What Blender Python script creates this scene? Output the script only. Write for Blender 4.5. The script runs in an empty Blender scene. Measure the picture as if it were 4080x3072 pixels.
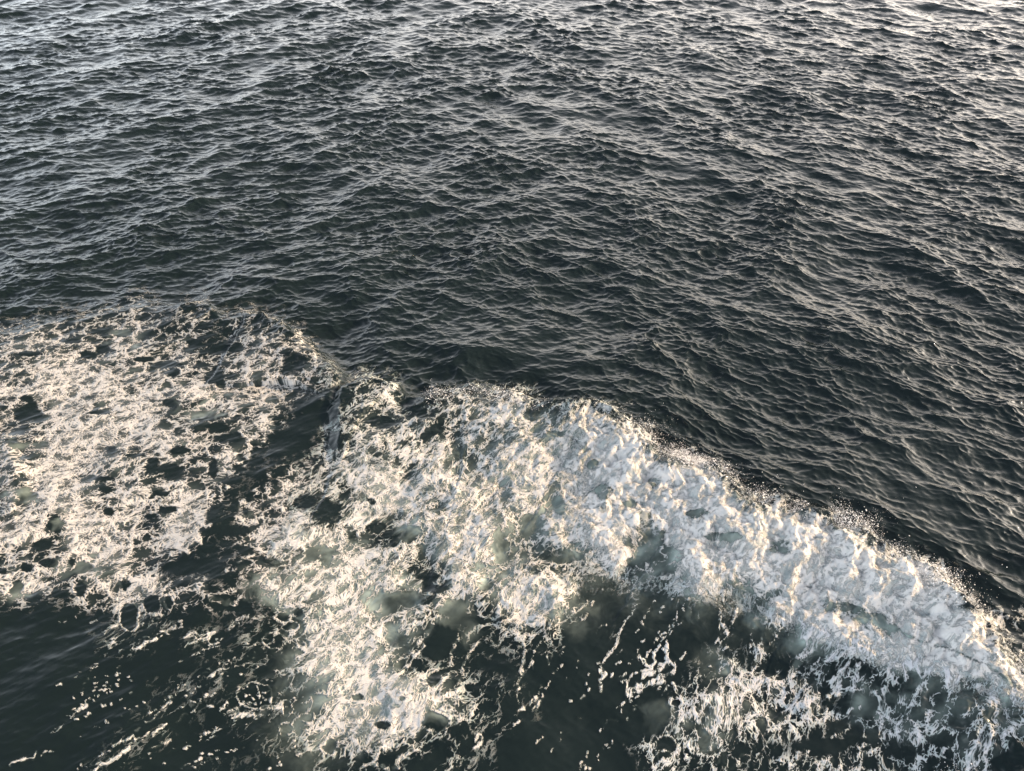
import bpy, math
import numpy as np
R = math.radians
scene = bpy.context.scene
C = scene.collection

# ------------------------------------------------------------------ camera
CAM_H, PITCH = 14.0, 42.0                      # metres above the sea, degrees below the horizon
LENS, SENS = 26.0, 36.0
cam_d = bpy.data.cameras.new('camera'); cam_d.lens = LENS; cam_d.sensor_width = SENS
cam_d.clip_start = 0.1; cam_d.clip_end = 5000
cam = bpy.data.objects.new('camera', cam_d); C.objects.link(cam)
cam.location = (0, 0, CAM_H); cam.rotation_euler = (R(90 - PITCH), 0, 0)
scene.camera = cam

# ------------------------------------------------------------------ sky, sun, exposure
SUN_EL, SUN_AZ = 20.0, 78.0                    # azimuth measured from +Y (away from camera) towards +X (right)
world = bpy.data.worlds.new('World'); scene.world = world; world.use_nodes = True
wn = world.node_tree.nodes; wl = world.node_tree.links; wn.clear()
wo = wn.new('ShaderNodeOutputWorld'); bg = wn.new('ShaderNodeBackground'); sky = wn.new('ShaderNodeTexSky')
hs = wn.new('ShaderNodeHueSaturation')
sky.sky_type = 'NISHITA'; sky.sun_disc = False; sky.sun_elevation = R(SUN_EL); sky.sun_rotation = R(SUN_AZ)
sky.dust_density = 3.0; sky.air_density = 1.0; sky.ozone_density = 1.0
hs.inputs['Saturation'].default_value = 0.55
bg.inputs['Strength'].default_value = 0.14
# thin bright haze and high cloud low over the horizon: it whitens and lifts the clear-sky model near the sea
wtc = wn.new('ShaderNodeTexCoord'); wsx = wn.new('ShaderNodeSeparateXYZ'); wmr = wn.new('ShaderNodeMapRange'); wmx = wn.new('ShaderNodeMix'); wmx.data_type = 'RGBA'; wmx.blend_type = 'ADD'
wmr.interpolation_type = 'SMOOTHERSTEP'; wmr.inputs['From Min'].default_value = 0.85; wmr.inputs['From Max'].default_value = -0.15
wl.new(wtc.outputs['Generated'], wsx.inputs[0]); wl.new(wsx.outputs['Z'], wmr.inputs['Value']); wl.new(wmr.outputs[0], wmx.inputs['Factor'])
wl.new(sky.outputs[0], hs.inputs['Color']); wl.new(hs.outputs[0], wmx.inputs['A']); whx = wn.new('ShaderNodeMapRange'); whx.inputs['From Min'].default_value = -0.6; whx.inputs['From Max'].default_value = 0.7; wl.new(wsx.outputs['X'], whx.inputs['Value'])
wcx = wn.new('ShaderNodeMix'); wcx.data_type = 'RGBA'; wcx.inputs['A'].default_value = (8.0, 8.5, 9.0, 1); wcx.inputs['B'].default_value = (12.0, 9.6, 7.6, 1)
wl.new(whx.outputs[0], wcx.inputs['Factor']); wl.new(wcx.outputs['Result'], wmx.inputs['B'])
wl.new(wmx.outputs['Result'], bg.inputs['Color']); wl.new(bg.outputs[0], wo.inputs[0])
sun_d = bpy.data.lights.new('sun', 'SUN'); sun_d.energy = 3.4; sun_d.angle = R(0.5); sun_d.color = (1.0, 0.62, 0.28)
sun = bpy.data.objects.new('sun', sun_d); C.objects.link(sun)
sun.rotation_euler = (R(90 - SUN_EL), 0, R(180 - SUN_AZ))
scene.view_settings.view_transform = 'Standard'; scene.view_settings.look = 'None'
scene.view_settings.exposure = 1.0; scene.view_settings.gamma = 1.0
scene.cycles.transparent_max_bounces = 12; scene.cycles.max_bounces = 6

# ------------------------------------------------------------------ picture <-> sea (full photo pixels, 4080 wide)
W, H = 4080.0, 3072.0
F = W * LENS / SENS
cp, sp = math.cos(R(PITCH)), math.sin(R(PITCH))
FW = np.array([0, cp, -sp]); UP = np.array([0, sp, cp])
def unproject(px, py, z=0.0):
    a = (np.asarray(px, float) - W / 2) / F; b = (H / 2 - np.asarray(py, float)) / F
    dz = FW[2] + b * UP[2]; dy = FW[1] + b * UP[1]
    t = (z - CAM_H) / dz
    return a * t, dy * t
def project(x, y, z):
    zz = z - CAM_H
    d = y * FW[1] + zz * FW[2]; u = y * UP[1] + zz * UP[2]
    return W / 2 + F * x / d, H / 2 - F * u / d

# ------------------------------------------------------------------ noise helpers
rng = np.random.RandomState(7)
PERM = rng.permutation(256).astype(np.int32); PERM = np.concatenate([PERM, PERM, PERM])
GA = rng.rand(256).astype(np.float32) * 2 * np.pi
GX, GY = np.cos(GA), np.sin(GA)
RX, RY = rng.rand(256).astype(np.float32), rng.rand(256).astype(np.float32)
def perlin(x, y, s=0):
    x = x + s * 17.31; y = y - s * 9.77
    xi = np.floor(x).astype(np.int32); yi = np.floor(y).astype(np.int32)
    xf = (x - xi).astype(np.float32); yf = (y - yi).astype(np.float32)
    u = xf * xf * xf * (xf * (xf * 6 - 15) + 10); v = yf * yf * yf * (yf * (yf * 6 - 15) + 10)
    def g(ix, iy, fx, fy):
        h = PERM[PERM[ix & 255] + (iy & 255)]
        return GX[h] * fx + GY[h] * fy
    n00 = g(xi, yi, xf, yf); n10 = g(xi + 1, yi, xf - 1, yf)
    n01 = g(xi, yi + 1, xf, yf - 1); n11 = g(xi + 1, yi + 1, xf - 1, yf - 1)
    a = n00 + u * (n10 - n00); b = n01 + u * (n11 - n01)
    return (a + v * (b - a)) * 1.5
def fbm(x, y, oct=4, s=0, gain=0.5):
    r = 0; a = 1.0; t = 0
    for i in range(oct):
        r = r + a * perlin(x, y, s + i * 3 + 1); t += a; a *= gain; x = x * 2.03 + 5.1; y = y * 2.03 - 3.7
    return r / t
def ridged(x, y, oct=4, s=0, gain=0.55):
    r = 0; a = 1.0; t = 0
    for i in range(oct):
        r = r + a * (1 - np.abs(perlin(x, y, s + i * 3 + 1)) * 1.6); t += a; a *= gain; x = x * 2.07 + 1.1; y = y * 2.07 - 7.7
    return r / t
def worley(x, y, s=0):
    x = x + s * 13.7; y = y + s * 5.3
    xi = np.floor(x).astype(np.int32); yi = np.floor(y).astype(np.int32)
    f1 = np.full(x.shape, 9.0, np.float32); f2 = f1.copy()
    for j in (-1, 0, 1):
        for i in (-1, 0, 1):
            h = PERM[PERM[(xi + i) & 255] + ((yi + j) & 255)]
            dx = xi + i + RX[h] - x; dy = yi + j + RY[h] - y
            d = np.sqrt(dx * dx + dy * dy).astype(np.float32)
            f2 = np.minimum(f2, np.maximum(f1, d)); f1 = np.minimum(f1, d)
    return f1, f2
def sstep(a, b, x):
    t = np.clip((x - a) / (b - a), 0, 1); return t * t * (3 - 2 * t)

# ------------------------------------------------------------------ foam map (share of white water, 64 px cells, photo rows 18..47)
ROWS = '''
0000000031012000000000000000000000000000000000000000000000000000
0012123342134123110000000000000000000000000000000000000000000000
3444343664233133323000000000000000000000000000000000000000000000
5565463763452124655200000000000000000000000000000000000000000000
5466755664463346655410000000000000000000000000000000000000000000
5689998774566347566541332000000000000000000000000000000000000000
8699979778579766773321466101443542000000000000000000000000000000
5358865887435365731102545234567883346411000000000000000000000000
4348989889444346832034453674566765589654100000000000000000000000
4378999788877346520134665546464586888898300000000000000000000000
5479986755545684531246766667535899898999712310000000000000000000
6799855563243465644457788578647989787889999961000000000000000000
4489973864685564566543799876787598687588778996000000000000000000
4479985786698476564125789965865687487675788999636200000000000000
7973999774698245468546963677798744899998689689999975100000000000
9973999774999425789886532457999544778975478866898999973000000000
6524989944585211555347767748899444454585236888889999998631000000
6765353763211034644778786435864466542262336868888799999998510000
6784368799655145667786666435784688971112124763367889999999840000
2311252853442323346667631366346789951001104423557879999999982000
0000001322300123324577855652124687620000010303136788766689999643
0000011323112213235778874530021454500010000003113378999999999631
0000002231011112244788874310211131200020230133263334789999999941
0000010000001222224899876122310010003024530346321334335589999983
0000001110112112349998976122110010000213541368715446344536236 86
'''
# the last rows were read off at the ship side of the picture
TAIL = '''
0000111001121212213799999752111100000122200013678714645366234665 
'''
ROW42_47 = [
'0000000001121211122368999986421110000231041346886544563414462366',
'0000000001111111111478999986521111000002103688625676651144155366',
'0000000011221011111368889885431111000000025787763365423445523453',
'0000000111201012123577888753211100000000133454644521214685433476',
'0000001121100001211345665421211000000001443532211112123242346850',
'0000011110001111100122211101311000000000342232122323353224236200']
rows = [r.replace(' ', '') for r in ROWS.strip().split('\n')][:24] + ROW42_47
for i, r in enumerate(rows):
    assert len(r) == 64, (i, len(r))
G = np.array([[int(c) for c in r] for r in rows], float) / 9.0
G[19:24, 40:55] = np.where(G[19:24, 40:55] < 0.6, G[19:24, 40:55] * 0.35, G[19:24, 40:55])
G[22:28, 36:42] = 0; G[22:29, 32:36] *= 0.5
G[20:, :17] = np.where(G[20:, :17] < 0.4, G[20:, :17] * 0.45, G[20:, :17])
# ------------------------------------------------------------------ raster of the map at half photo size, with a margin
SC = 0.5; MX, MY = 500, 300                      # margin in raster px
RW, RH = int(W * SC) + 2 * MX, int(H * SC) + 2 * MY
gx = (np.arange(RW) - MX) / SC; gy = (np.arange(RH) - MY) / SC
def up(Gr, gx, gy):
    Gp = np.pad(Gr, ((1, 1), (0, 0))); Gp[-1] = Gp[-2]
    Gp = np.pad(Gp, ((0, 0), (1, 1)), mode='edge')
    cx = np.clip(gx / 63.75 - 0.5 + 1, 0, Gp.shape[1] - 1.001); cy = np.clip(gy / 64.0 - 18 - 0.5 + 1, 0, Gp.shape[0] - 1.001)
    ix = cx.astype(int); iy = cy.astype(int); fx = cx - ix; fy = cy - iy
    fx = fx * fx * (3 - 2 * fx); fy = fy * fy * (3 - 2 * fy)
    a = Gp[iy][:, ix]; b = Gp[iy][:, ix + 1]; c = Gp[iy + 1][:, ix]; d = Gp[iy + 1][:, ix + 1]
    return (a * (1 - fx) + b * fx) * (1 - fy)[:, None] + (c * (1 - fx) + d * fx) * fy[:, None]
DEN = up(G, gx, gy).astype(np.float32); DEN0 = DEN.copy()
def conv(blk, p):
    ox, oy, s = {'A': (0, 1152, 2.1686), 'B': (1020, 1152, 2.1686), 'C': (2040, 1536, 2.1686), 'D': (0, 1920, 2.1686),
                 'E': (1020, 1920, 2.1686), 'F': (2040, 2304, 2.1686), 'G': (3060, 1920, 2.1686), 'H': (3060, 2304, 2.1686),
                 'K': (0, 2072, 1.6265), 'L': (700, 2072, 1.6265), 'M': (0, 0, 0.5422)}[blk]
    return np.array([(ox + q[0] / s, oy + q[1] / s) for q in p], float)
def seg_dist(P, X, Y):
    best = np.full(X.shape, 1e9, np.float32)
    for (ax, ay), (bx, by) in zip(P[:-1], P[1:]):
        vx, vy = bx - ax, by - ay; L = vx * vx + vy * vy + 1e-9
        t = np.clip(((X - ax) * vx + (Y - ay) * vy) / L, 0, 1)
        best = np.minimum(best, np.hypot(X - ax - t * vx, Y - ay - t * vy))
    return best
def stamp(arr, P, w, v, mode='max', soft=1.0):
    x0, x1 = P[:, 0].min() - 3 * w - 20, P[:, 0].max() + 3 * w + 20
    y0, y1 = P[:, 1].min() - 3 * w - 20, P[:, 1].max() + 3 * w + 20
    i0, i1 = np.searchsorted(gx, [x0, x1]); j0, j1 = np.searchsorted(gy, [y0, y1])
    if i1 <= i0 or j1 <= j0: return
    X, Y = np.meshgrid(gx[i0:i1], gy[j0:j1])
    wx = 9 * perlin(X / 45, Y / 45, 3) + 4 * perlin(X / 17, Y / 17, 5); wy = 9 * perlin(X / 45, Y / 45, 8) + 4 * perlin(X / 17, Y / 17, 9)
    d = seg_dist(P, X + wx, Y + wy)
    ww = w * (1 + 0.7 * perlin(X / 30, Y / 30, 12))
    m = 1 - sstep(ww * (1 - 0.35 * soft), ww * (1 + 0.5 * soft) + 1.5, d)
    sub = arr[j0:j1, i0:i1]
    if mode == 'max': np.maximum(sub, m * v, out=sub)
    elif mode == 'mul': sub *= (1 - m * (1 - v))
    else: sub += m * v
def S(blk, pts, w=6, v=0.9): stamp(DEN, conv(blk, pts), w if w >= 8 else w * 0.75, v * (0.78 if w >= 8 else 0.84))
def ring(blk, c, rx, ry, w=5, v=0.9, hole=True):
    s = {'K': 1.6265, 'L': 1.6265}.get(blk, 2.1686)
    a = np.linspace(0, 2 * np.pi, 25)
    P = conv(blk, [c])[0] + np.stack([np.cos(a) * rx / s, np.sin(a) * ry / s], 1)
    if hole: ell(blk, c, rx * .85, ry * .85, 0.0)
    stamp(DEN, P, w * 0.7, v * 0.78)
def ell(blk, c, rx, ry, v=0.05, arr=None, mode='mul'):
    s = {'K': 1.6265, 'L': 1.6265, 'M': 0.5422}.get(blk, 2.1686)
    arr = DEN if arr is None else arr
    cx, cy = conv(blk, [c])[0]; rx /= s; ry /= s
    i0, i1 = np.searchsorted(gx, [cx - 2 * rx, cx + 2 * rx]); j0, j1 = np.searchsorted(gy, [cy - 2 * ry, cy + 2 * ry])
    if i1 <= i0 or j1 <= j0: return
    X, Y = np.meshgrid(gx[i0:i1], gy[j0:j1])
    d = np.hypot((X - cx) / rx, (Y - cy) / ry) + 0.35 * perlin(X / (rx + ry), Y / (rx + ry) * 2, 4) + 0.12 * perlin(X / 20, Y / 20, 6)
    sub = arr[j0:j1, i0:i1]
    if mode == 'mul': sub *= 1 - (1 - v) * (1 - sstep(0.75, 1.15, d))
    else: np.maximum(sub, v * (1 - sstep(0.3, 1.4, d)), out=sub)
# dark openings in the left raft
for c, rx, ry in [((1850, 760), 100, 75), ((885, 515), 65, 42), ((900, 360), 85, 35), ((1060, 380), 80, 35), ((1430, 650), 130, 40),
                  ((1510, 720), 50, 45), ((230, 950), 60, 30), ((280, 1000), 50, 35), ((240, 1090), 160, 60), ((870, 1065), 90, 22), ((110, 1340), 60, 35),
                  ((1330, 1530), 75, 60), ((1480, 1550), 110, 45), ((1550, 1390), 100, 35), ((1170, 1435), 90, 16), ((960, 1385), 40, 35),
                  ((1840, 1560), 40, 90), ((1990, 1280), 120, 45), ((1760, 1090), 120, 50), ((1880, 1190), 120, 40), ((900, 1640), 120, 22),
                  ((280, 560), 110, 28), ((1480, 985), 80, 40), ((760, 570), 70, 35), ((620, 450), 90, 22), ((1250, 610), 80, 25), ((1700, 470), 90, 40), ((1900, 520), 110, 40)]:
    ell('A', c, rx, ry)
for c, rx, ry in [((240, 120), 80, 45), ((470, 360), 55, 90), ((370, 560), 100, 50), ((420, 700), 90, 35), ((720, 740), 90, 45), ((900, 60), 60, 35),
                  ((1380, 100), 80, 30), ((1450, 240), 80, 35), ((940, 260), 55, 35), ((1590, 640), 28, 32), ((1660, 640), 26, 34), ((1740, 620), 45, 35),
                  ((1850, 290), 60, 80), ((2000, 420), 150, 60), ((1700, 730), 330, 60), ((230, 740), 55, 35), ((20, 770), 40, 35), ((140, 940), 60, 80), ((690, 950), 40, 55),
                  ((1090, 890), 40, 50), ((620, 690), 35, 30), ((1300, 300), 60, 30)]:
    ell('D', c, rx, ry)
for c, rx, ry in [((440, 180), 110, 60), ((640, 270), 110, 100), ((1040, 400), 90, 45), ((840, 490), 45, 45), ((1300, 440), 120, 80), ((1200, 520), 40, 50), ((600, 640), 60, 80),
                  ((480, 620), 60, 50), ((1330, 1010), 230, 60), ((1180, 1080), 70, 50), ((1550, 920), 110, 40), ((1480, 820), 110, 35), ((1740, 1130), 100, 120), ((190, 1190), 80, 50), ((340, 1240), 80, 50), ((130, 1390), 120, 80),
                  ((220, 1560), 130, 60), ((1210, 1370), 90, 60), ((1560, 1400), 160, 160), ((120, 700), 90, 50), ((1000, 170), 40, 30), ((2100, 540), 60, 130)]:
    ell('E', c, rx, ry, 0.12)
for c, rx, ry in [((1230, 840), 50, 45), ((190, 250), 90, 60), ((380, 420), 70, 30), ((700, 690), 50, 50), ((800, 930), 70, 70), ((400, 1030), 60, 70), ((1020, 1020), 60, 30), ((1150, 1200), 70, 120),
                  ((1220, 1340), 110, 110), ((1180, 1480), 110, 50), ((430, 1480), 230, 50), ((1600, 1110), 90, 40), ((1750, 1310), 90, 35), ((1920, 1310), 80, 40), ((170, 1200), 100, 90)]:
    ell('C', c, rx, ry, 0.15)
for c, rx, ry in [((330, 660), 120, 110), ((690, 900), 120, 60), ((1350, 1000), 110, 70), ((1420, 1080), 60, 50), ((1560, 1210), 60, 50), ((690, 1300), 80, 90), ((1080, 1150), 100, 60), ((1750, 1420), 60, 60), ((1300, 880), 40, 50)]:
    ell('B', c, rx, ry, 0.1)
for c, rx, ry in [((60, 960), 60, 50), ((650, 1090), 130, 40), ((870, 1180), 100, 45), ((120, 560), 90, 60)]:
    ell('G', c, rx, ry, 0.3)
for c, rx, ry in [((1420, 1060), 100, 90), ((1250, 880), 70, 90), ((1690, 1050), 80, 110), ((1250, 1180), 100, 90), ((1650, 1260), 120, 80), ((1500, 1400), 110, 60), ((1150, 1480), 180, 90), ((700, 1100), 220, 110), ((500, 1450), 240, 80),
                  ((470, 1070), 30, 120), ((880, 1600), 60, 60), ((480, 950), 50, 60), ((2060, 1150), 50, 120), ((1950, 1620), 100, 70)]:
    ell('H', c, rx, ry, 0.12)
# rings and strands of foam drawn out over dark water
ring('D', (1110, 1170), 95, 120, 5); ring('D', (1310, 1060), 80, 100, 4, .8); ring('D', (1465, 1035), 45, 70, 4); ring('D', (700, 925), 55, 75, 6)
S('D', [(900, 1140), (930, 1040), (990, 1000)], 6); S('D', [(910, 1310), (950, 1260), (1030, 1230)], 6); S('D', [(1250, 1150), (1370, 1130), (1410, 1160)], 6)
S('D', [(40, 990), (90, 900), (140, 860)], 5); S('D', [(2050, 690), (2120, 650), (2212, 630)], 6); S('D', [(1830, 1030), (1900, 1040), (1970, 1020)], 7)
S('K', [(850, 850), (900, 825), (950, 795), (1000, 765)], 6); S('K', [(1045, 730), (1090, 710), (1140, 700)], 6)
S('K', [(740, 1460), (800, 1430), (860, 1400)], 7); S('K', [(880, 1370), (910, 1350)], 5); S('K', [(950, 1310), (1000, 1290), (1030, 1245)], 5); S('K', [(1060, 1220), (1110, 1180)], 4, .6); S('K', [(1120, 1160), (1190, 1110), (1230, 1095)], 2, .5)
S('K', [(620, 1620), (720, 1560), (800, 1500), (840, 1450)], 7); S('K', [(870, 1430), (930, 1410), (950, 1380)], 6); S('K', [(990, 1390), (1080, 1330)], 6); S('K', [(1130, 1310), (1170, 1285)], 6); S('K', [(1180, 1275), (1205, 1255)], 6); S('K', [(1235, 1245), (1265, 1243)], 5)
S('K', [(1340, 1216), (1380, 1214)], 5); S('K', [(60, 1600), (110, 1570), (170, 1550), (215, 1530), (240, 1495)], 5); S('K', [(265, 1530), (340, 1495)], 4)
S('K', [(340, 1380), (400, 1330), (470, 1270), (590, 1160)], 2, .5); S('K', [(945, 1495), (990, 1475), (1040, 1450)], 5); S('K', [(1050, 1440), (1110, 1425)], 6); S('K', [(1190, 1480), (1240, 1455)], 3, .7)
S('K', [(1280, 1450), (1400, 1400)], 2, .5); S('K', [(1380, 1370), (1500, 1310), (1600, 1260)], 3, .5)
S('K', [(1200, 770), (1240, 735), (1300, 745), (1390, 725), (1330, 760), (1370, 800), (1420, 790)], 5); S('K', [(700, 820), (740, 790), (760, 800)], 6); S('K', [(780, 860), (800, 850)], 5); S('K', [(580, 670), (630, 645)], 4)
S('K', [(1180, 830), (1290, 780)], 3, .6); S('K', [(1250, 880), (1420, 810)], 2, .5); S('K', [(1280, 1010), (1400, 980), (1480, 955)], 3, .6); S('K', [(1500, 960), (1580, 935)], 4); S('K', [(1330, 1030), (1400, 1000)], 3)
ring('K', (1650, 1140), 115, 90, 5, 0.9)
S('K', [(1500, 1240), (1560, 1260), (1650, 1270), (1740, 1230), (1830, 1200)], 12, .9)
S('K', [(1650, 1070), (1680, 1120), (1690, 1200)], 2, .7)
S('K', [(1380, 1390), (1470, 1340), (1530, 1320)], 3, .5)
for c, rx, ry in [((700, 630), 50, 35), ((640, 780), 80, 50), ((790, 600), 40, 30), ((750, 690), 60, 30), ((870, 1370 - 110), 30, 25), ((930, 1155), 60, 30), ((720, 1220), 35, 45), ((720, 1350), 45, 40), ((850, 1290), 50, 35), ((1000, 1470), 60, 50), ((1180, 1150), 45, 30), ((1470, 1160), 30, 20), ((1350, 1330), 60, 40)]:
    ring('L', c, rx, ry, 4, .85)
ring('L', (1680, 1290), 100, 85, 4); ring('L', (1670, 1030), 60, 60, 3, .8); ring('L', (1970, 1420), 25, 30, 6, .9)
S('L', [(1430, 1600), (1450, 1540), (1510, 1520), (1565, 1455)], 13); S('L', [(1230, 1590), (1290, 1570)], 8); S('L', [(1340, 1600), (1370, 1626)], 9); S('L', [(1850, 1300), (1880, 1240), (1920, 1200)], 20, .75); S('L', [(1935, 1185), (1990, 1130)], 3); S('L', [(1930, 1475), (1975, 1460)], 5)
S('L', [(1310, 1480), (1300, 1540), (1310, 1590)], 6); S('L', [(1370, 1420), (1330, 1450), (1310, 1480)], 6); S('L', [(950, 1520), (940, 1470), (990, 1420)], 5); S('L', [(2050, 1060), (2070, 980)], 2, .6)
S('L', [(1490, 880), (1560, 810), (1640, 720), (1690, 630)], 8); S('L', [(1500, 950), (1550, 890), (1610, 820)], 7); S('L', [(1430, 1060), (1490, 950)], 5)
S('L', [(1780, 950), (1790, 850), (1830, 750)], 6, .7); S('L', [(1870, 930), (1920, 850), (1960, 790)], 6, .8); S('L', [(1640, 1010), (1700, 960), (1750, 960)], 5); S('L', [(1830, 1180), (1810, 1080), (1880, 930)], 5)
S('L', [(1600, 1200), (1700, 1240), (1780, 1290)], 6)
for x0, x1, y0, y1 in [(350, 560, 620, 690), (230, 380, 530, 500), (320, 420, 370, 330), (90, 200, 760, 740)]:
    S('L', [(x0, y1), ((x0 + x1) / 2, y0), (x1, y0 + 10)], 8, .8)
# strands on the smooth water below the breaker
S('F', [(770, 970), (760, 880), (790, 820), (775, 760), (800, 700), (850, 660), (900, 570)], 6); S('F', [(905, 560), (925, 530)], 6); S('F', [(930, 490), (950, 430), (980, 370)], 4); S('F', [(990, 350), (1070, 270), (1180, 130)], 2, .4)
S('F', [(755, 435), (810, 405)], 5); S('F', [(725, 480), (745, 455)], 3, .7); S('F', [(860, 680), (960, 610)], 2, .5)
S('F', [(95, 560), (110, 640), (95, 780), (65, 830)], 6); S('F', [(60, 860), (55, 960)], 5, .8); S('F', [(45, 1020), (60, 1100)], 4, .6); S('F', [(65, 1150), (110, 1130)], 5); S('F', [(50, 1230), (20, 1290)], 5)
S('F', [(155, 980), (165, 1100)], 3, .6); S('F', [(255, 1010), (240, 1100)], 3, .6); S('F', [(170, 650), (180, 780)], 2, .6); S('F', [(300, 650), (305, 750)], 3, .6); S('F', [(840, 1240), (900, 1220)], 6, .5); S('F', [(550, 1200), (590, 1210)], 3, .5)
S('F', [(430, 1320), (400, 1430), (345, 1500)], 2, .4); S('F', [(480, 390), (410, 385)], 3, .8); S('F', [(450, 290), (590, 270), (650, 220)], 3, .7); S('F', [(1130, 350), (1230, 210)], 3, .5); S('F', [(1290, 550), (1420, 360)], 2, .5)
S('F', [(980, 920), (1040, 840), (1110, 800), (1200, 790), (1230, 690), (1240, 640), (1285, 570)], 6); S('F', [(1000, 1000), (1080, 950), (1200, 910), (1290, 880)], 12, .9); S('F', [(1120, 850), (1200, 830), (1260, 790), (1350, 740), (1330, 640)], 9, .9)
S('F', [(1100, 670), (1130, 740), (1200, 780)], 8, .85); S('F', [(1290, 870), (1390, 800), (1390, 760)], 8, .9); S('F', [(1410, 740), (1460, 690), (1520, 640)], 3, .8); S('F', [(900, 1120), (960, 1090), (1000, 1010)], 3, .8); S('F', [(985, 890), (990, 960)], 6, .9)
S('F', [(1790, 490), (1800, 320), (1830, 150)], 3, .6); S('F', [(1860, 450), (1900, 390), (1955, 270)], 4, .9); S('F', [(1760, 570), (1780, 520), (1870, 470), (1850, 520), (1800, 560)], 5, .9); S('F', [(1820, 390), (1870, 480)], 4, .8); S('F', [(1810, 640), (1870, 590)], 4, .9)
S('F', [(2040, 610), (2080, 470), (2100, 400)], 3, .5); S('F', [(2050, 650), (2130, 620), (2212, 600)], 5, .8); S('F', [(2180, 620), (2140, 740), (2040, 850)], 6, .8); S('F', [(2050, 880), (2120, 875)], 3, .7)
ring('F', (1330, 1470), 100, 105, 5, .9); ring('F', (1310, 1540), 55, 55, 4, .9); S('F', [(1290, 1590), (1400, 1540), (1500, 1440), (1650, 1360), (1760, 1270), (1820, 1170)], 9, 1.0); S('F', [(1360, 1260), (1260, 1400), (1240, 1500)], 3, .8)
S('F', [(1220, 1640), (1300, 1610)], 7, .7); S('F', [(1430, 1600), (1460, 1540)], 7, .8); S('F', [(1380, 900), (1440, 990), (1480, 1080)], 7, .9); ring('F', (1420, 1080), 60, 40, 4, .8); S('F', [(1300, 1000), (1330, 950), (1390, 930)], 3, .7)
S('F', [(1740, 1640), (1790, 1560), (1800, 1400), (1815, 1220)], 5, .6); S('F', [(1910, 1640), (1990, 1530)], 8, .7); ring('F', (1840, 1400), 55, 120, 3, .6, False); S('F', [(2080, 1590), (2110, 1540), (2200, 1460)], 3, .6)
S('H', [(420, 480), (350, 600), (280, 700), (200, 830), (120, 930), (30, 1010)], 12, .88); S('H', [(610, 550), (540, 680), (510, 800), (400, 930), (250, 1030), (130, 1200), (60, 1320)], 15, .88); S('H', [(460, 640), (440, 710), (390, 760), (280, 890)], 4, .9)
S('H', [(790, 740), (760, 850), (680, 900), (600, 1010)], 9, .85); S('H', [(800, 670), (680, 760), (560, 870)], 7, .8); S('H', [(740, 640), (640, 700)], 4, .6); S('H', [(640, 830), (680, 900)], 5, .8)
S('H', [(960, 620), (900, 690), (860, 780)], 5, .6); S('H', [(1230, 560), (1130, 680), (1080, 790), (1050, 920), (960, 1000)], 20, .75); S('H', [(1180, 720), (1190, 860)], 12, .8)
S('H', [(1610, 780), (1590, 880), (1490, 960), (1420, 1060)], 14, .75); S('H', [(1600, 900), (1630, 1040)], 8, .6); S('H', [(0, 600), (60, 510), (130, 400)], 4, .8)
S('H', [(920, 1200), (1000, 1290), (1100, 1290), (1160, 1300)], 20, .8); S('H', [(1180, 1250), (1250, 1290), (1270, 1400)], 22, .9); S('H', [(1160, 1060), (1110, 1150)], 10, .8)
S('H', [(1850, 960), (1960, 1050), (2010, 1180), (2050, 1280), (2030, 1430), (1900, 1540), (1810, 1650)], 26, .8); S('H', [(1780, 1200), (1900, 1280), (1950, 1400)], 36, .7); S('H', [(2150, 1060), (2165, 1150), (2120, 1330)], 9, .3)
S('H', [(605, 1250), (660, 1170), (790, 1120)], 5, .8); S('H', [(500, 1210), (580, 1210)], 3, .6); S('H', [(560, 1380), (620, 1350), (690, 1320)], 4, .6); S('H', [(1350, 1060), (1200, 1180)], 3, .4); S('H', [(780, 1460), (860, 1440)], 7, .8); S('H', [(680, 1600), (760, 1530), (890, 1500)], 9, .8)
ring('H', (1560, 1510), 60, 50, 5, .7); S('H', [(1500, 1290), (1620, 1350), (1700, 1430)], 7, .6)
for q in [(180, 1640), (270, 1560), (320, 1540), (240, 1620), (490, 1590), (540, 1600), (380, 1620), (700, 1590), (110, 1600), (420, 1640), (610, 1650)]:
    S('H', [q, (q[0] + 12, q[1] - 30)], 9, .8)
# white strip standing at the left edge and rounded rafts
S('A', [(40, 1380), (60, 1500), (120, 1600), (100, 1650)], 22, .85); S('D', [(60, 0), (110, 80), (100, 200), (60, 280)], 16, .85)
# open channel between the raft and the breaker, crease shade along the roll painted in by thinning the foam, no mesh fold
stamp(DEN, conv('M', [(690, 885), (620, 950), (570, 1000), (520, 1050)]), 60, 0.12, 'mul')
stamp(DEN, conv('M', [(500, 1090), (470, 1150), (440, 1200), (380, 1235)]), 42, 0.2, 'mul')
stamp(DEN, conv('M', [(470, 1240), (540, 1270), (560, 1330)]), 30, 0.35, 'mul')
stamp(DEN, conv('H', [(1050, 440), (1130, 440), (1260, 520), (1480, 590), (1620, 640), (1900, 760), (2212, 1000)]), 4, 0.6, 'mul')
stamp(DEN, conv('G', [(480, 1020), (620, 1090), (800, 1150), (1050, 1270)]), 26, 0.45, 'mul')
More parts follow.
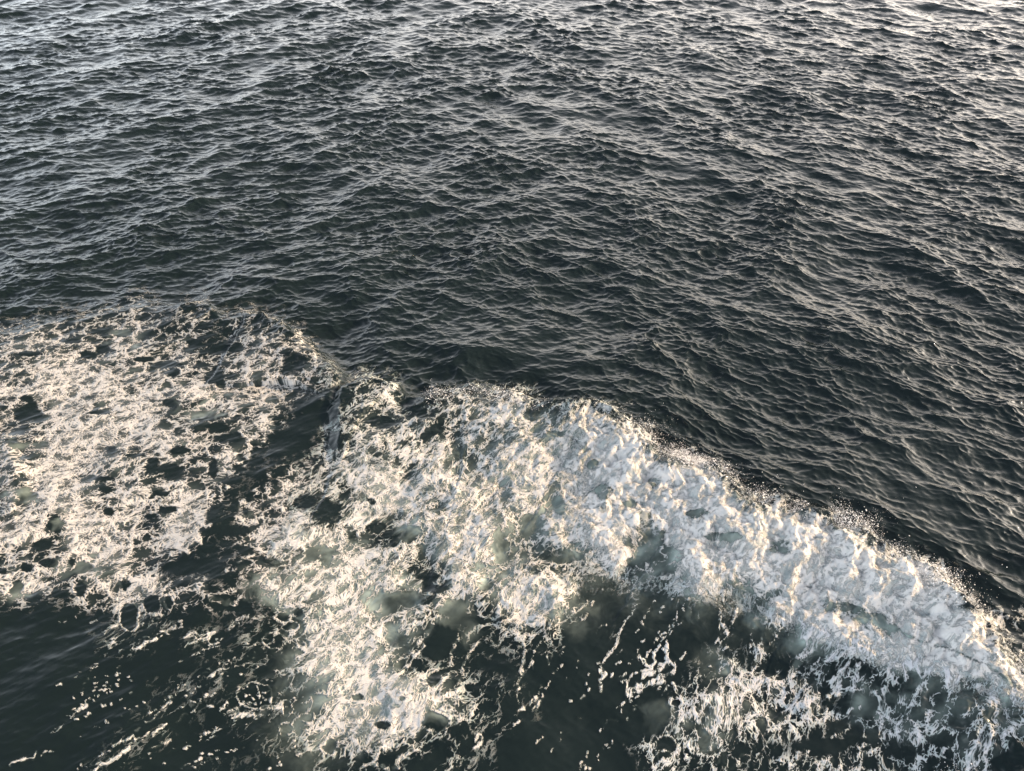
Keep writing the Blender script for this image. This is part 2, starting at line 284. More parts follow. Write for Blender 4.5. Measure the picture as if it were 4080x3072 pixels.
# bubble trails: rows of small scraps strung out along the flow
rs = np.random.RandomState(23)
for k in range(80):
    if k < 50: cx, cy, sl_ = rs.uniform(250, 1300), rs.uniform(2450, 3060), rs.uniform(-0.62, -0.42)
    else: cx, cy, sl_ = rs.uniform(1900, 2800), rs.uniform(2350, 3060), rs.uniform(-1.9, -1.2)
    L_ = rs.uniform(40, 200); n_ = rs.randint(3, 12)
    for q in range(n_):
        t_ = rs.uniform(-L_, L_); ux = 1 / math.hypot(1, sl_); px_, py_ = cx + t_ * ux + rs.randn() * 5, cy + t_ * sl_ * ux + rs.randn() * 5
        r_ = abs(rs.randn()) * 0.9 + 0.8
        stamp(DEN, np.array([(px_, py_), (px_ + rs.uniform(2, 9), py_ + rs.uniform(2, 9) * sl_)]), r_, 1.0, 'max', 0.5)
# milky aerated water under the foam
AIR = np.zeros_like(DEN)
for blk, c, rx, ry, v in [('E', (1090, 930), 150, 130, .75), ('E', (1300, 420), 130, 90, .55), ('E', (1760, 1120), 130, 170, .33), ('E', (1650, 1250), 60, 60, .3), ('E', (2160, 760), 130, 150, .5), ('E', (1900, 700), 200, 200, .7),
        ('E', (800, 1000), 350, 350, .6), ('E', (850, 1400), 350, 330, .65), ('E', (500, 600), 200, 90, .4), ('E', (250, 900), 200, 150, .4), ('F', (500, 180), 120, 170, .5), ('F', (1640, 120), 190, 170, .65), ('F', (1520, 320), 40, 80, .4), ('F', (1760, 680), 130, 110, .35),
        ('F', (1300, 1220), 120, 100, .35), ('F', (1720, 1420), 130, 110, .35), ('F', (1340, 160), 100, 60, .2), ('F', (400, 330), 80, 70, .3), ('F', (2080, 380), 130, 90, .6), ('H', (1420, 770), 190, 160, .42), ('H', (700, 480), 380, 110, .75), ('H', (1250, 620), 250, 130, .8), ('H', (1750, 750), 260, 180, .7),
        ('H', (2090, 950), 160, 130, .55), ('H', (980, 1020), 160, 120, .35), ('H', (880, 1180), 130, 130, .3), ('H', (1650, 1150), 400, 300, .14), ('H', (2000, 700), 260, 100, .7), ('C', (1600, 1110), 120, 60, .6), ('C', (950, 1520), 160, 130, .55), ('C', (600, 1250), 300, 150, .5),
        ('C', (1500, 1500), 250, 150, .6), ('C', (60, 1550), 100, 100, .35), ('A', (1750, 1030), 150, 50, .4), ('A', (150, 1330), 160, 60, .3), ('A', (1100, 370), 120, 40, .3), ('D', (230, 120), 90, 60, .35), ('D', (490, 340), 60, 90, .35), ('D', (740, 700), 160, 60, .35), ('D', (130, 920), 90, 90, .3), ('L', (900, 1200), 260, 260, .45), ('L', (1500, 1200), 200, 120, .4),
        ('M', (1300, 1060), 260, 130, .45), ('M', (1700, 1230), 330, 110, .5)]:
    ell(blk, c, rx * 1.3, ry * 1.3, v, AIR, 'max')
def lookup(arr, px, py):
    cx = np.clip(px * SC + MX, 0, RW - 1.01); cy = np.clip(py * SC + MY, 0, RH - 1.01)
    ix = cx.astype(np.int32); iy = cy.astype(np.int32); fx = (cx - ix).astype(np.float32); fy = (cy - iy).astype(np.float32)
    return (arr[iy, ix] * (1 - fx) + arr[iy, ix + 1] * fx) * (1 - fy) + (arr[iy + 1, ix] * (1 - fx) + arr[iy + 1, ix + 1] * fx) * fy

# ------------------------------------------------------------------ wind sea: directional spectra summed by FFT
def ocean_tile(L, N, lmin, lmax, slope, lobes, seed, power=4.0, floor=0.06):
    r = np.random.RandomState(seed)
    k = 2 * np.pi * np.fft.fftfreq(N, L / N); KX, KY = np.meshgrid(k, k)
    K = np.hypot(KX, KY); K[0, 0] = 1
    th = np.arctan2(KY, KX)
    D = floor + sum(w * np.maximum(np.cos(th - R(a)), 0) ** p for a, p, w in lobes)
    P = K ** (-power) * D * sstep(2 * np.pi / lmax * 0.7, 2 * np.pi / lmax * 1.3, K) * (1 - sstep(2 * np.pi / lmin * 0.8, 2 * np.pi / lmin * 1.2, K))
    P[0, 0] = 0
    A = np.sqrt(P) * (r.randn(N, N) + 1j * r.randn(N, N))
    h = np.fft.ifft2(A).real; dx = np.fft.ifft2(1j * A * KX / K).real; dy = np.fft.ifft2(1j * A * KY / K).real
    sx = np.fft.ifft2(1j * A * KX).real; sy = np.fft.ifft2(1j * A * KY).real
    s = slope / np.sqrt((sx ** 2 + sy ** 2).mean())
    return L, N, (h * s).astype(np.float32), (dx * s).astype(np.float32), (dy * s).astype(np.float32)
def sample(tile, x, y):
    L, N, h, dx, dy = tile
    cx = (x / L % 1.0) * N; cy = (y / L % 1.0) * N
    ix = cx.astype(np.int32) % N; iy = cy.astype(np.int32) % N; fx = (cx - np.floor(cx)).astype(np.float32); fy = (cy - np.floor(cy)).astype(np.float32)
    jx = (ix + 1) % N; jy = (iy + 1) % N
    return [(a[iy, ix] * (1 - fx) + a[iy, jx] * fx) * (1 - fy) + (a[jy, ix] * (1 - fx) + a[jy, jx] * fx) * fy for a in (h, dx, dy)]
T1A = ocean_tile(57.0, 1024, 1.0, 8.0, 0.135, [(136, 9, 1.0), (60, 6, 0.3)], 3, 3.5, 0.02)
T1B = ocean_tile(57.0, 1024, 1.0, 8.0, 0.135, [(40, 9, 1.0), (115, 6, 0.3)], 4, 3.5, 0.02)
T2 = ocean_tile(16.0, 1024, 0.11, 1.2, 0.38, [(90, 12, 1.0), (50, 8, 0.22), (125, 8, 0.18)], 5, 3.6, 0.012)

# ------------------------------------------------------------------ bow wave crests (2212-px picture coordinates + height in m)
def crest(pts, H_MUL=1.0):
    out = []
    for x, y, h in pts:
        a, b = unproject(x * 1.8445, y * 1.8445, h); out.append((float(a), float(b), h))
    return np.array(out)
CR1 = crest([(712, 850, .05), (735, 833, .3), (790, 815, .38), (850, 826, .36), (880, 862, .22), (940, 850, .35), (1010, 837, .42), (1090, 845, .5), (1180, 880, .5), (1290, 890, .6), (1400, 965, .6), (1440, 1000, .6), (1530, 1005, .7),
             (1600, 1070, .7), (1700, 1105, .75), (1830, 1140, .8), (1900, 1190, .85), (2000, 1240, .9), (2080, 1320, .95), (2160, 1400, .95), (2240, 1490, .9), (2420, 1680, .9)])
CR2 = crest([(-420, 800, .05), (-150, 745, .08), (60, 700, .12), (180, 668, .18), (290, 640, .3), (430, 665, .26), (480, 690, .2), (540, 672, .32), (620, 705, .45), (690, 760, .42), (722, 800, .38), (705, 850, .22), (640, 890, .05)])
CR3 = crest([(2185, 1480, .1), (2172, 1540, .35), (2168, 1590, .4), (2140, 1640, .4), (2090, 1700, .4), (2000, 1800, .3)])
CR4 = crest([(-120, 900, .12), (10, 950, .12), (40, 1050, .12), (15, 1110, .08), (-60, 1150, .05)])
def crest_field(Cr, x, y):
    best = np.full(x.shape, 1e9, np.float32); sg = np.zeros(x.shape, np.float32); hh = np.zeros(x.shape, np.float32)
    for (ax, ay, ah), (bx, by, bh) in zip(Cr[:-1], Cr[1:]):
        vx, vy = bx - ax, by - ay; L2 = vx * vx + vy * vy
        t = np.clip(((x - ax) * vx + (y - ay) * vy) / L2, 0, 1)
        qx, qy = x - ax - t * vx, y - ay - t * vy
        d = np.hypot(qx, qy); m = d < best
        best = np.where(m, d, best); hh = np.where(m, ah + t * (bh - ah), hh)
        sg = np.where(m, np.sign(vy * qx - vx * qy), sg)      # >0 on the ship side (right of the line's direction)
    return best * sg, hh
def bow(x, y):
    z = np.zeros(x.shape, np.float32)
    nx = x + 0.16 * fbm(x / 0.7, y / 0.7, 3, 21); ny = y + 0.16 * fbm(x / 0.7, y / 0.7, 3, 31)
    info = []
    for Cr, inw, outw in ((CR1, 2.4, 0.30), (CR2, 1.6, 0.22), (CR3, 0.9, 0.25), (CR4, 0.5, 0.2)):
        d, h = crest_field(Cr, nx, ny)
        o = outw + 0.25 * h
        prof = np.where(d < 0, np.exp(-(d / o) ** 2), np.exp(-(np.maximum(d, 0) / inw) ** 1.5))
        trough = np.where(d < 0, -0.10 * np.exp(-((d + 1.2) / 0.7) ** 2), 0)
        z = np.maximum(z, h * prof) + h * trough
        info.append((d, h))
    return z, info
def sea(x, y, wake):
    """displacement of the sea surface at rest position x, y; wake 0..1 calms the wind ripples"""
    wr = sstep(-0.45, 0.50, x / (y + 6.0) + 0.35 * fbm(x / 7, y / 7, 2, 45))     # crests swing round from left to right
    dist = np.hypot(x, y)
    g = 0.82 + 0.75 * fbm(x / 4, y / 6, 3, 41)            # gusts: rougher and smoother patches
    f1 = (1 - 0.65 * wake) * (1 - sstep(150, 700, dist)); f2 = g * (1 - 0.78 * wake) * (1 - sstep(45, 110, dist))
    H_ = 0; DX_ = 0; DY_ = 0
    for tile, w, f, rot, ch in ((T1A, np.sqrt(1 - wr), f1, 0.0, 1.1), (T1B, np.sqrt(wr), f1, 0.0, 1.1), (T2, np.sqrt(1 - wr), f2, 0.20, 1.3), (T2, np.sqrt(wr), f2, -0.50, 1.3)):
        c, sn = math.cos(rot), math.sin(rot)
        o = 31.3 if rot < 0 else 0
        h, a, b = sample(tile, x * c + y * sn + o, -x * sn + y * c + o)
        H_ = H_ + w * f * h; DX_ = DX_ + ch * w * f * (a * c - b * sn); DY_ = DY_ + ch * w * f * (a * sn + b * c)
    return DX_, DY_, H_

# ------------------------------------------------------------------ ground grid
def axis(parts):
    out = []
    for a, b, s in parts: out.append(np.arange(a, b, s))
    return np.concatenate(out)
k4 = 4080 / 1024.0
AX = axis([(-3200, -700, 40), (-700, -100, 5), (-100, 1124, 1.0), (1124, 1724, 5), (1724, 4300, 40)]) * k4
AY = axis([(-268, -120, 1.2), (-120, -12, 1.0), (-12, 460, 0.5), (460, 800, 0.85), (800, 1000, 4), (1000, 1190, 12)]) * k4
PXX, PYY = np.meshgrid(AX, AY)
X0, Y0 = unproject(PXX, PYY); X0 = X0.astype(np.float32); Y0 = Y0.astype(np.float32)
NR, NC = X0.shape
print('grid', NR, NC)
Zb, INFO = bow(X0, Y0)
d1, d2 = INFO[0][0], INFO[1][0]
# the wake: everything on the ship side of the crests
side = sstep(3050, 3500, PXX * 0.35 + PYY * 1.0 + 400) 
wake = np.clip(np.maximum(np.maximum(sstep(-0.1, 0.6, d1), sstep(-0.1, 0.6, d2) * (PXX < 1750)), 0), 0, 1)
wake = np.where((PXX < 1300) & (d2 < 0) & (PYY < 1560), 0, wake)
wake = np.where((PYY < 1150), 0, wake).astype(np.float32)
DX, DY, DZ = sea(X0, Y0, wake)
XS, YS, ZS = X0 + DX, Y0 + DY, DZ + Zb
# long smooth furrows drawn out along the hull and lumps inside the wake
a_ = R(33); U = X0 * math.cos(a_) + Y0 * math.sin(a_); V = -X0 * math.sin(a_) + Y0 * math.cos(a_)
ZS = ZS + wake * (0.012 * fbm(U / 1.6, V / 0.22, 3, 51) + 0.10 * fbm(X0 / 1.9, Y0 / 1.9, 2, 61))
PX, PY = project(XS, YS, ZS)
den = lookup(DEN, PX, PY); air = lookup(AIR, PX, PY)
inmap = (PY > 1100) & (PX > -2400)
den = den * inmap; air = air * inmap
den = np.where(PX > 4080, den * sstep(6000, 4600, PX) if False else den, den)
# ------------------------------------------------------------------ heave of the churned water and foam zones
jm = np.where(AY > 1080)[0]; j0 = jm[0]
sl = (slice(j0, NR), slice(0, NC))
ppx, ppy, x0, y0 = PX[sl], PY[sl], X0[sl], Y0[sl]
def warp(x, y, amp, sc, s, n=2):
    for i in range(n):
        e = 0.02
        n0 = fbm(x / sc, y / sc, 2, s + i * 7); nx = fbm((x + e) / sc, y / sc, 2, s + i * 7); ny = fbm(x / sc, (y + e) / sc, 2, s + i * 7)
        x = x + amp * sc * (ny - n0) / e; y = y - amp * sc * (nx - n0) / e
    return x, y
wx, wy = warp(x0, y0, 0.05, 0.9, 71, 2)
base = lookup(DEN0, ppx, ppy); base = base * inmap[sl]
mS = np.clip(sstep(2300, 2500, ppx) * sstep(2150, 2500, ppy - 0.25 * (ppx - 2300)), 0, 1)
churn = np.clip(sstep(1250, 1900, ppx) * sstep(0.3, 0.9, base), 0, 1) * (1 - 0.7 * mS)
dc = INFO[0][0][sl]
crestw = np.exp(-(np.maximum(dc, 0) / 2.0) ** 2) * sstep(-0.6, 0.0, dc) * sstep(1800, 2500, ppx)
bl1, _ = worley(wx / 0.62, wy / 0.62, 41); bl2, _ = worley(wx / 0.27, wy / 0.27, 42); bl3, _ = worley(x0 / 0.11, y0 / 0.11, 43)
bill = (1 - bl1 ** 2) * 0.55 + (1 - bl2 ** 2) * 0.28 + (1 - bl3 ** 2) * 0.10
soft = fbm(wx / 0.9, wy / 0.6, 4, 96)
ua = (wx * math.cos(R(50)) + wy * math.sin(R(50))) / 2.2; va = -wx * math.sin(R(50)) + wy * math.cos(R(50))
rid = ridged(ua / 0.8, va / 0.8, 4, 91)
heave = churn * (0.055 * bill + 0.05 * soft + 0.10 * rid) + crestw * (0.26 * bill + 0.16 * fbm(x0 / .6, y0 / .6, 5, 95) + 0.10 * rid) + 0.03 * soft * sstep(0.2, 0.7, base)
ZS[sl] = ZS[sl] + heave
PX, PY = project(XS, YS, ZS)
twx, twy = warp(X0, Y0, 0.10, 1.2, 151, 2)
AWX = (110 * fbm(twx / 0.8, twy / 0.8, 4, 161)); AWY = (110 * fbm(twx / 0.8, twy / 0.8, 4, 171))
ppx, ppy = PX[sl], PY[sl]
den = lookup(DEN, PX, PY) * inmap; air = lookup(AIR, PX + AWX, PY + AWY) * inmap * (0.35 + 0.65 * sstep(0.1, 0.5, lookup(DEN0, PX, PY)))
dn = den[sl]
x, y = XS[sl], YS[sl]
dd = np.clip((0.3 * dn + 0.7 * sstep(0.06, 0.97, dn)) * 1.08, 0, 1.15)
wob = 90 * fbm(x0 / 0.8, y0 / 0.8, 3, 141)
def lin(a, b, v): return np.clip((v - a) / (b - a), 0, 1)
qx, qy = ppx + wob, ppy + wob
w_raft = 1 - lin(-60, 60, qx - (1330 - 0.3 * (qy - 1560)))
w_raft = np.maximum(w_raft, (1 - lin(950, 1050, qx)) ) * (1 - lin(2440, 2540, qy))
w_str = lin(2300, 2400, qx) * lin(-60, 60, qy - np.maximum(2330, 2400 + 0.33 * (qx - 2900)))
w_brk = lin(2250, 2500, qx) * (1 - lin(-60, 60, qy - np.maximum(2330, 2400 + 0.33 * (qx - 2900))))
w_chn = np.clip(1 - np.maximum(np.maximum(w_raft, w_str), w_brk), 0, 1)

def grid_mesh(name, X, Y, Z, keep=None, attrs=None, uvw=None):
    nr, nc = X.shape
    idx = np.arange(nr * nc).reshape(nr, nc)
    quads = np.stack([idx[:-1, :-1], idx[1:, :-1], idx[1:, 1:], idx[:-1, 1:]], -1).reshape(-1, 4)
    if keep is not None:
        kq = (keep[:-1, :-1] | keep[1:, :-1] | keep[1:, 1:] | keep[:-1, 1:]).reshape(-1); quads = quads[kq]
    used = np.unique(quads); remap = np.full(nr * nc, -1, np.int64); remap[used] = np.arange(len(used))
    co = np.stack([X, Y, Z], -1).reshape(-1, 3)[used].astype(np.float32)
    q = remap[quads].astype(np.int32)
    me = bpy.data.meshes.new(name)
    me.vertices.add(len(co)); me.vertices.foreach_set('co', co.ravel())
    me.loops.add(q.size); me.loops.foreach_set('vertex_index', q.ravel())
    me.polygons.add(len(q)); me.polygons.foreach_set('loop_start', np.arange(0, q.size, 4, dtype=np.int32))
    me.polygons.foreach_set('use_smooth', np.ones(len(q), bool))
    me.update(calc_edges=True)
    for an, av in (attrs or {}).items():
        a = me.attributes.new(an, 'FLOAT', 'POINT'); a.data.foreach_set('value', av.reshape(-1)[used].astype(np.float32))
    return me
def link(name, me, mat, label, cat, kind, group=None):
    o = bpy.data.objects.new(name, me); C.objects.link(o); me.materials.append(mat)
    o['label'] = label
    if cat: o['category'] = cat
    if kind: o['kind'] = kind
    if group: o['group'] = group
    return o

# ------------------------------------------------------------------ materials
def nodes(mat):
    mat.use_nodes = True; nt = mat.node_tree; nt.nodes.clear(); return nt, nt.nodes, nt.links
mw = bpy.data.materials.new('sea_water'); nt, n, l = nodes(mw)
out = n.new('ShaderNodeOutputMaterial'); pb = n.new('ShaderNodeBsdfPrincipled'); l.new(pb.outputs[0], out.inputs[0])
pb.inputs['IOR'].default_value = 1.34; pb.inputs['Roughness'].default_value = 0.03
at = n.new('ShaderNodeAttribute'); at.attribute_name = 'air'
mix = n.new('ShaderNodeMix'); mix.data_type = 'RGBA'
mix.inputs['A'].default_value = (0.006, 0.0115, 0.0115, 1); mix.inputs['B'].default_value = (0.42, 0.52, 0.48, 1)
l.new(at.outputs['Fac'], mix.inputs['Factor']); l.new(mix.outputs['Result'], pb.inputs['Base Color'])
tc = n.new('ShaderNodeTexCoord'); mp = n.new('ShaderNodeMapping'); mp.inputs['Rotation'].default_value = (0, 0, R(8)); mp.inputs['Scale'].default_value = (0.75, 1.5, 1)
l.new(tc.outputs['Object'], mp.inputs['Vector'])
nz = n.new('ShaderNodeTexNoise'); nz.inputs['Scale'].default_value = 4.5; nz.inputs['Detail'].default_value = 5; nz.inputs['Roughness'].default_value = 0.6; nz.inputs['Distortion'].default_value = 0.4
l.new(mp.outputs[0], nz.inputs['Vector'])
rp = n.new('ShaderNodeAttribute'); rp.attribute_name = 'ripple'
bp = n.new('ShaderNodeBump'); bp.inputs['Distance'].default_value = 0.012
l.new(nz.outputs['Fac'], bp.inputs['Height']); l.new(rp.outputs['Fac'], bp.inputs['Strength']); l.new(bp.outputs[0], pb.inputs['Normal'])

def foam_pattern(nt, ang, elong, cell, lace, grain, wv):
    """low value = white water, high value = opening; object coordinates in metres"""
    n, l = nt.nodes, nt.links
    tc = n.new('ShaderNodeTexCoord'); mp = n.new('ShaderNodeMapping'); mp.vector_type = 'POINT'
    mp.inputs['Rotation'].default_value = (0, 0, -R(ang)); mp.inputs['Scale'].default_value = (1, 1, 0)
    l.new(tc.outputs['Object'], mp.inputs['Vector'])
    sc = n.new('ShaderNodeVectorMath'); sc.operation = 'MULTIPLY'; sc.inputs[1].default_value = (1 / elong, 1, 0); l.new(mp.outputs[0], sc.inputs[0])
    def noise(vec, s, det, ro, dist=0.0):
        q = n.new('ShaderNodeTexNoise'); q.noise_dimensions = '2D'; q.inputs['Scale'].default_value = s; q.inputs['Detail'].default_value = det
        q.inputs['Roughness'].default_value = ro; q.inputs['Distortion'].default_value = dist; l.new(vec, q.inputs['Vector']); return q
    def warped(vec, s, amp):
        q = noise(vec, s, 3, 0.55); a = n.new('ShaderNodeVectorMath'); a.operation = 'SUBTRACT'; a.inputs[1].default_value = (.5, .5, .5); l.new(q.outputs['Color'], a.inputs[0])
        b = n.new('ShaderNodeVectorMath'); b.operation = 'MULTIPLY_ADD'; b.inputs[1].default_value = (amp, amp, 0); l.new(a.outputs[0], b.inputs[0]); l.new(vec, b.inputs[2]); return b.outputs[0]
    w = warped(warped(sc.outputs[0], 1.1, wv), 3.7, wv * 0.36)
    def cells(vec, s):
        q = n.new('ShaderNodeTexVoronoi'); q.voronoi_dimensions = '2D'; q.feature = 'DISTANCE_TO_EDGE'; q.inputs['Scale'].default_value = s; l.new(vec, q.inputs['Vector']); return q.outputs['Distance']
    c1, c2, c3 = cells(w, 1 / cell), cells(w, 2.6 / cell), cells(w, 6.5 / cell)
    nb = noise(w, 1.9, 9, 0.66, 0.3); nf = noise(w, 9.0, 5, 0.7)
    acc = None
    for so, k in ((c1, 1.25 * lace), (c2, 0.95 * lace), (c3, 0.9 * lace), (nb.outputs['Fac'], -1.9 * (1 - 0.35 * lace)), (nf.outputs['Fac'], -grain)):
        m = n.new('ShaderNodeMath'); m.operation = 'MULTIPLY_ADD'; m.inputs[1].default_value = k; l.new(so, m.inputs[0])
        if acc is None: m.inputs[2].default_value = 0
        else: l.new(acc, m.inputs[2])
        acc = m.outputs[0]
    return acc, nf.outputs['Fac'], nb.outputs['Fac'], c2
PATTERNS = {'raft': (14, 1.25, 0.40, 1.15, 0.6, 0.40), 'churn': (50, 1.5, 0.34, 0.95, 0.6, 0.42), 'breaker': (40, 1.1, 0.28, 0.5, 0.9, 0.4), 'strands': (62, 1.8, 0.24, 1.0, 0.6, 0.40)}
QUANT = {
 'raft': [-0.743, -0.6119, -0.524, -0.4526, -0.3967, -0.3451, -0.2931, -0.2378, -0.1759, -0.1002, 0.0041, 0.1431, 0.3712],
 'churn': [-0.8669, -0.7394, -0.6565, -0.592, -0.5429, -0.4994, -0.4561, -0.4103, -0.3593, -0.2972, -0.2088, -0.0902, 0.1021],
 'breaker': [-1.3535, -1.2277, -1.1497, -1.091, -1.0483, -1.0115, -0.9772, -0.9425, -0.9054, -0.8619, -0.8013, -0.7179, -0.5809],
 'strands': [-0.8285, -0.6973, -0.6141, -0.5494, -0.5003, -0.4564, -0.4133, -0.3679, -0.3171, -0.255, -0.1664, -0.0455, 0.1469]}
QP = [0.0, .03, .1, .2, .3, .4, .5, .6, .7, .8, .9, .97, 1.0]
def foam_material(key, dark, light, thin, bump):
    mf = bpy.data.materials.new(key + '_foam'); nt, n, l = nodes(mf)
    out = n.new('ShaderNodeOutputMaterial'); pb = n.new('ShaderNodeBsdfPrincipled'); tr = n.new('ShaderNodeBsdfTransparent'); ms = n.new('ShaderNodeMixShader')
    pb.inputs['Roughness'].default_value = 0.5; pb.inputs['IOR'].default_value = 1.33
    v, nf, nb, c2 = foam_pattern(nt, *PATTERNS[key])
    Q = QUANT[key]
    mr = n.new('ShaderNodeMapRange'); mr.inputs['From Min'].default_value = Q[0]; mr.inputs['From Max'].default_value = Q[-1]; l.new(v, mr.inputs['Value'])
    cr = n.new('ShaderNodeValToRGB'); e = cr.color_ramp.elements
    for q in Q[1:-1]: e.new((q - Q[0]) / (Q[-1] - Q[0]))
    for el, p in zip(e, QP): el.color = (p, p, p, 1)
    l.new(mr.outputs[0], cr.inputs[0])
    at = n.new('ShaderNodeAttribute'); at.attribute_name = 'foam'
    m = n.new('ShaderNodeMath'); m.operation = 'SUBTRACT'; l.new(at.outputs['Fac'], m.inputs[0]); l.new(cr.outputs[0], m.inputs[1])
    def ss(a, b, t, so):
        q = n.new('ShaderNodeMapRange'); q.interpolation_type = 'SMOOTHSTEP'; q.inputs['From Min'].default_value = a; q.inputs['From Max'].default_value = b; q.inputs['To Max'].default_value = t; l.new(so, q.inputs['Value']); return q.outputs[0]
    a1 = ss(-0.20, 0.05, thin, m.outputs[0]); a2 = ss(-0.05, 0.24, 1 - thin, m.outputs[0]); a3 = ss(0.0, 0.04, 1, at.outputs['Fac'])
    s1 = n.new('ShaderNodeMath'); s1.operation = 'ADD'; l.new(a1, s1.inputs[0]); l.new(a2, s1.inputs[1])
    s2 = n.new('ShaderNodeMath'); s2.operation = 'MULTIPLY'; s2.use_clamp = True; l.new(s1.outputs[0], s2.inputs[0]); l.new(a3, s2.inputs[1])
    l.new(s2.outputs[0], ms.inputs[0]); l.new(tr.outputs[0], ms.inputs[1]); l.new(pb.outputs[0], ms.inputs[2]); l.new(ms.outputs[0], out.inputs[0])
    # colour: thick bubbly foam is whiter than the thin film
    t1 = ss(0.0, 0.75, 0.75, m.outputs[0])
    t2 = n.new('ShaderNodeMath'); t2.operation = 'MULTIPLY_ADD'; t2.inputs[1].default_value = 2.0; t2.inputs[2].default_value = -0.85; l.new(nf, t2.inputs[0])
    t3 = n.new('ShaderNodeMath'); t3.operation = 'ADD'; t3.use_clamp = True; l.new(t1, t3.inputs[0]); l.new(t2.outputs[0], t3.inputs[1])
    cm = n.new('ShaderNodeMix'); cm.data_type = 'RGBA'; cm.inputs['A'].default_value = dark; cm.inputs['B'].default_value = light
    l.new(t3.outputs[0], cm.inputs['Factor']); l.new(cm.outputs['Result'], pb.inputs['Base Color'])
    h1 = n.new('ShaderNodeMath'); h1.operation = 'MULTIPLY_ADD'; h1.inputs[1].default_value = 0.6; l.new(nf, h1.inputs[0])
    h0 = ss(-0.05, 0.8, 1.0, m.outputs[0]); l.new(h0, h1.inputs[2])
    b2 = n.new('ShaderNodeBump'); b2.inputs['Strength'].default_value = 1.0; b2.inputs['Distance'].default_value = bump
    l.new(h1.outputs[0], b2.inputs['Height']); l.new(b2.outputs[0], pb.inputs['Normal'])
    return mf
MF = {'raft': foam_material('raft', (0.22, 0.24, 0.24, 1), (0.50, 0.49, 0.47, 1), 0.25, 0.03),
      'churn': foam_material('churn', (0.20, 0.25, 0.24, 1), (0.54, 0.53, 0.51, 1), 0.35, 0.035),
      'breaker': foam_material('breaker', (0.30, 0.34, 0.34, 1), (0.60, 0.59, 0.57, 1), 0.55, 0.03),
      'strands': foam_material('strands', (0.30, 0.36, 0.36, 1), (0.54, 0.55, 0.57, 1), 0.28, 0.025)}

md = bpy.data.materials.new('spray_drops'); nt, n, l = nodes(md)
out = n.new('ShaderNodeOutputMaterial'); pb = n.new('ShaderNodeBsdfPrincipled'); l.new(pb.outputs[0], out.inputs[0])
pb.inputs['Base Color'].default_value = (0.9, 0.9, 0.9, 1); pb.inputs['Roughness'].default_value = 0.25; pb.inputs['IOR'].default_value = 1.33

# ------------------------------------------------------------------ water
airv = air * (0.75 + 0.5 * fbm(X0 / 0.5, Y0 / 0.5, 4, 101)) + 0.25 * np.clip(den - 0.3, 0, 1) * (0.6 + 1.2 * fbm(X0 / 0.6, Y0 / 0.6, 3, 111))
airv = np.clip(airv, 0, 1) * sstep(0.0, 0.35, np.maximum(d1, np.where(PXX < 1750, d2, -1)))
ripple = (1 - 0.75 * wake)
airv = airv * (0.45 + 0.9 * sstep(-0.35, 0.45, fbm(U / 0.9, V / 0.35, 4, 131)))
wm = grid_mesh('water', XS, YS, ZS, None, {'air': airv, 'ripple': ripple})
link('water', wm, mw, 'dark rippled open sea reflecting a pale evening sky', 'sea', 'structure')

# ------------------------------------------------------------------ foam bodies
for k, (nm, key, w, lb) in enumerate([('foam_raft', 'raft', w_raft, 'broad lacy raft of white foam with dark round holes on the left'),
                              ('churned_foam', 'churn', w_chn, 'heaped churned foam trailing down to the bottom centre with cream ridges'),
                              ('breaking_bow_wave', 'breaker', w_brk, 'long white breaking bow wave running down to the right edge with golden spray'),
                              ('foam_strands', 'strands', w_str, 'loose pale foam strands and curl on smooth dark water at the lower right')]):
    fd = dd * np.clip(2 * w, 0, 1)
    if key == 'breaker': fd = np.clip(fd * 1.15, 0, 1.22)
    if key == 'strands': fd = fd * 0.85
    if key == 'raft': fd = fd * 0.88
    me = grid_mesh(nm, x, y, ZS[sl] + 0.006 + 0.004 * k, fd > 0.012, {'foam': fd})
    link(nm, me, MF[key], lb, 'breaking wave' if k == 2 else 'sea foam', 'stuff')

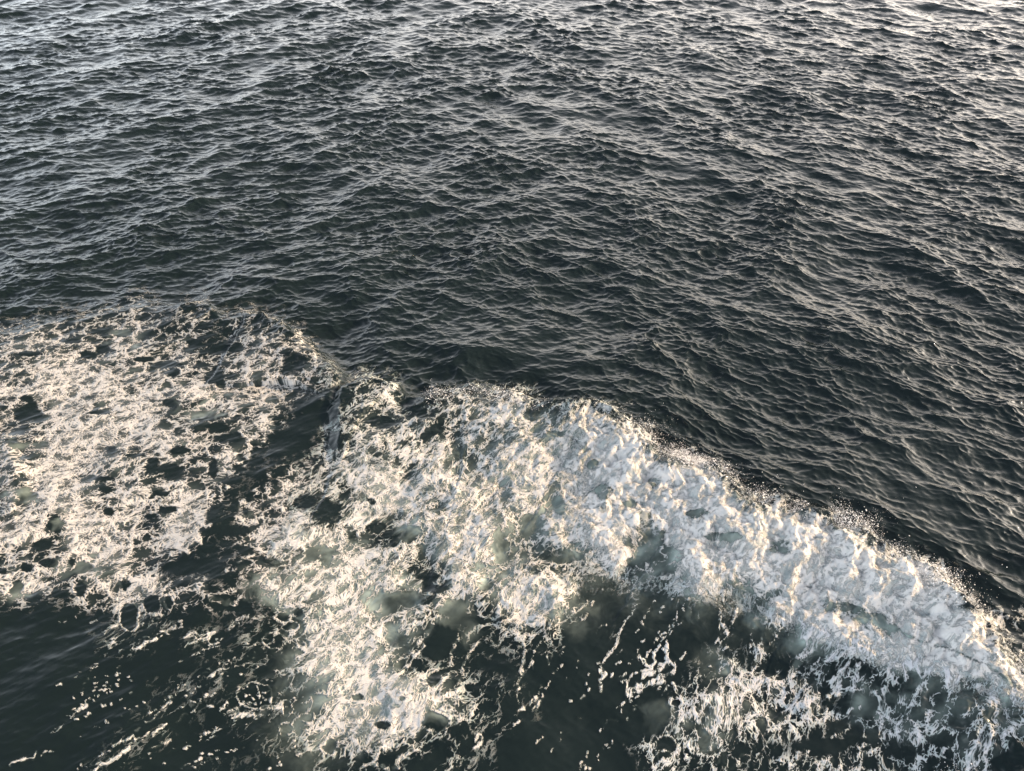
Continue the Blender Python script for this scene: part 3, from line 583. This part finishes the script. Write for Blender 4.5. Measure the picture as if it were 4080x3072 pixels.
# ------------------------------------------------------------------ spray drops thrown over the crest
r = np.random.RandomState(11)
OCT = np.array([(1, 0, 0), (-1, 0, 0), (0, 1, 0), (0, -1, 0), (0, 0, 1), (0, 0, -1)], np.float32)
OF = np.array([(0, 2, 4), (2, 1, 4), (1, 3, 4), (3, 0, 4), (2, 0, 5), (1, 2, 5), (3, 1, 5), (0, 3, 5)], np.int32)
def drops(Cr, n, s0, s1, spread, hgt, seed):
    r = np.random.RandomState(seed)
    seg = np.hypot(*(Cr[1:, :2] - Cr[:-1, :2]).T); cum = np.concatenate([[0], np.cumsum(seg)])
    s = s0 * cum[-1] + (s1 - s0) * cum[-1] * r.rand(n * 3)
    dens = 0.25 + 1.4 * np.clip(fbm(s / 1.1, s * 0 + 3.3, 3, 7) + 0.25, 0, 1)
    s = s[r.rand(len(s)) * 1.4 < dens][:n]; m = len(s)
    i = np.clip(np.searchsorted(cum, s) - 1, 0, len(seg) - 1); t = (s - cum[i]) / seg[i]
    P = Cr[i] + t[:, None] * (Cr[i + 1] - Cr[i]); T = (Cr[i + 1] - Cr[i])[:, :2] / seg[i][:, None]
    Nn = np.stack([-T[:, 1], T[:, 0]], 1)             # away from the ship
    b_ = np.clip(0.35 + 1.6 * fbm(s / 0.6, s * 0 + 8, 4, 9), 0.1, 1.6); e = r.exponential(spread, m) * b_ - 0.35 * r.rand(m); hgt = hgt * (0.4 + b_)
    z = P[:, 2] * np.exp(-np.maximum(e, 0) / 0.9) + hgt * r.rand(m) ** 1.5
    pos = np.stack([P[:, 0] + Nn[:, 0] * e + 0.1 * r.randn(m), P[:, 1] + Nn[:, 1] * e + 0.1 * r.randn(m), z], 1)
    rad = np.clip(0.0036 * np.exp(0.65 * r.randn(m)), 0.0015, 0.02)
    return pos, rad
def drop_mesh(name, pos, rad):
    m = len(pos)
    co = (pos[:, None, :] + OCT[None] * rad[:, None, None]).reshape(-1, 3).astype(np.float32)
    fa = (OF[None] + (np.arange(m) * 6)[:, None, None]).reshape(-1, 3).astype(np.int32)
    me = bpy.data.meshes.new(name)
    me.vertices.add(len(co)); me.vertices.foreach_set('co', co.ravel()); me.loops.add(fa.size); me.loops.foreach_set('vertex_index', fa.ravel())
    me.polygons.add(len(fa)); me.polygons.foreach_set('loop_start', np.arange(0, fa.size, 3, dtype=np.int32)); me.polygons.foreach_set('use_smooth', np.ones(len(fa), bool))
    me.update(calc_edges=True); return me
pa, ra = drops(CR1, 80000, 0.40, 1.0, 0.34, 0.34, 1)
pb_, rb = drops(CR1, 7000, 0.15, 0.5, 0.12, 0.2, 2)
pc, rc = drops(CR3, 12000, 0.1, 0.9, 0.25, 0.2, 3)
link('spray', drop_mesh('spray', np.concatenate([pa, pb_, pc]), np.concatenate([ra, rb, rc])), md, 'golden spray drops flying ahead of the breaking bow wave crest', 'spray', 'stuff')
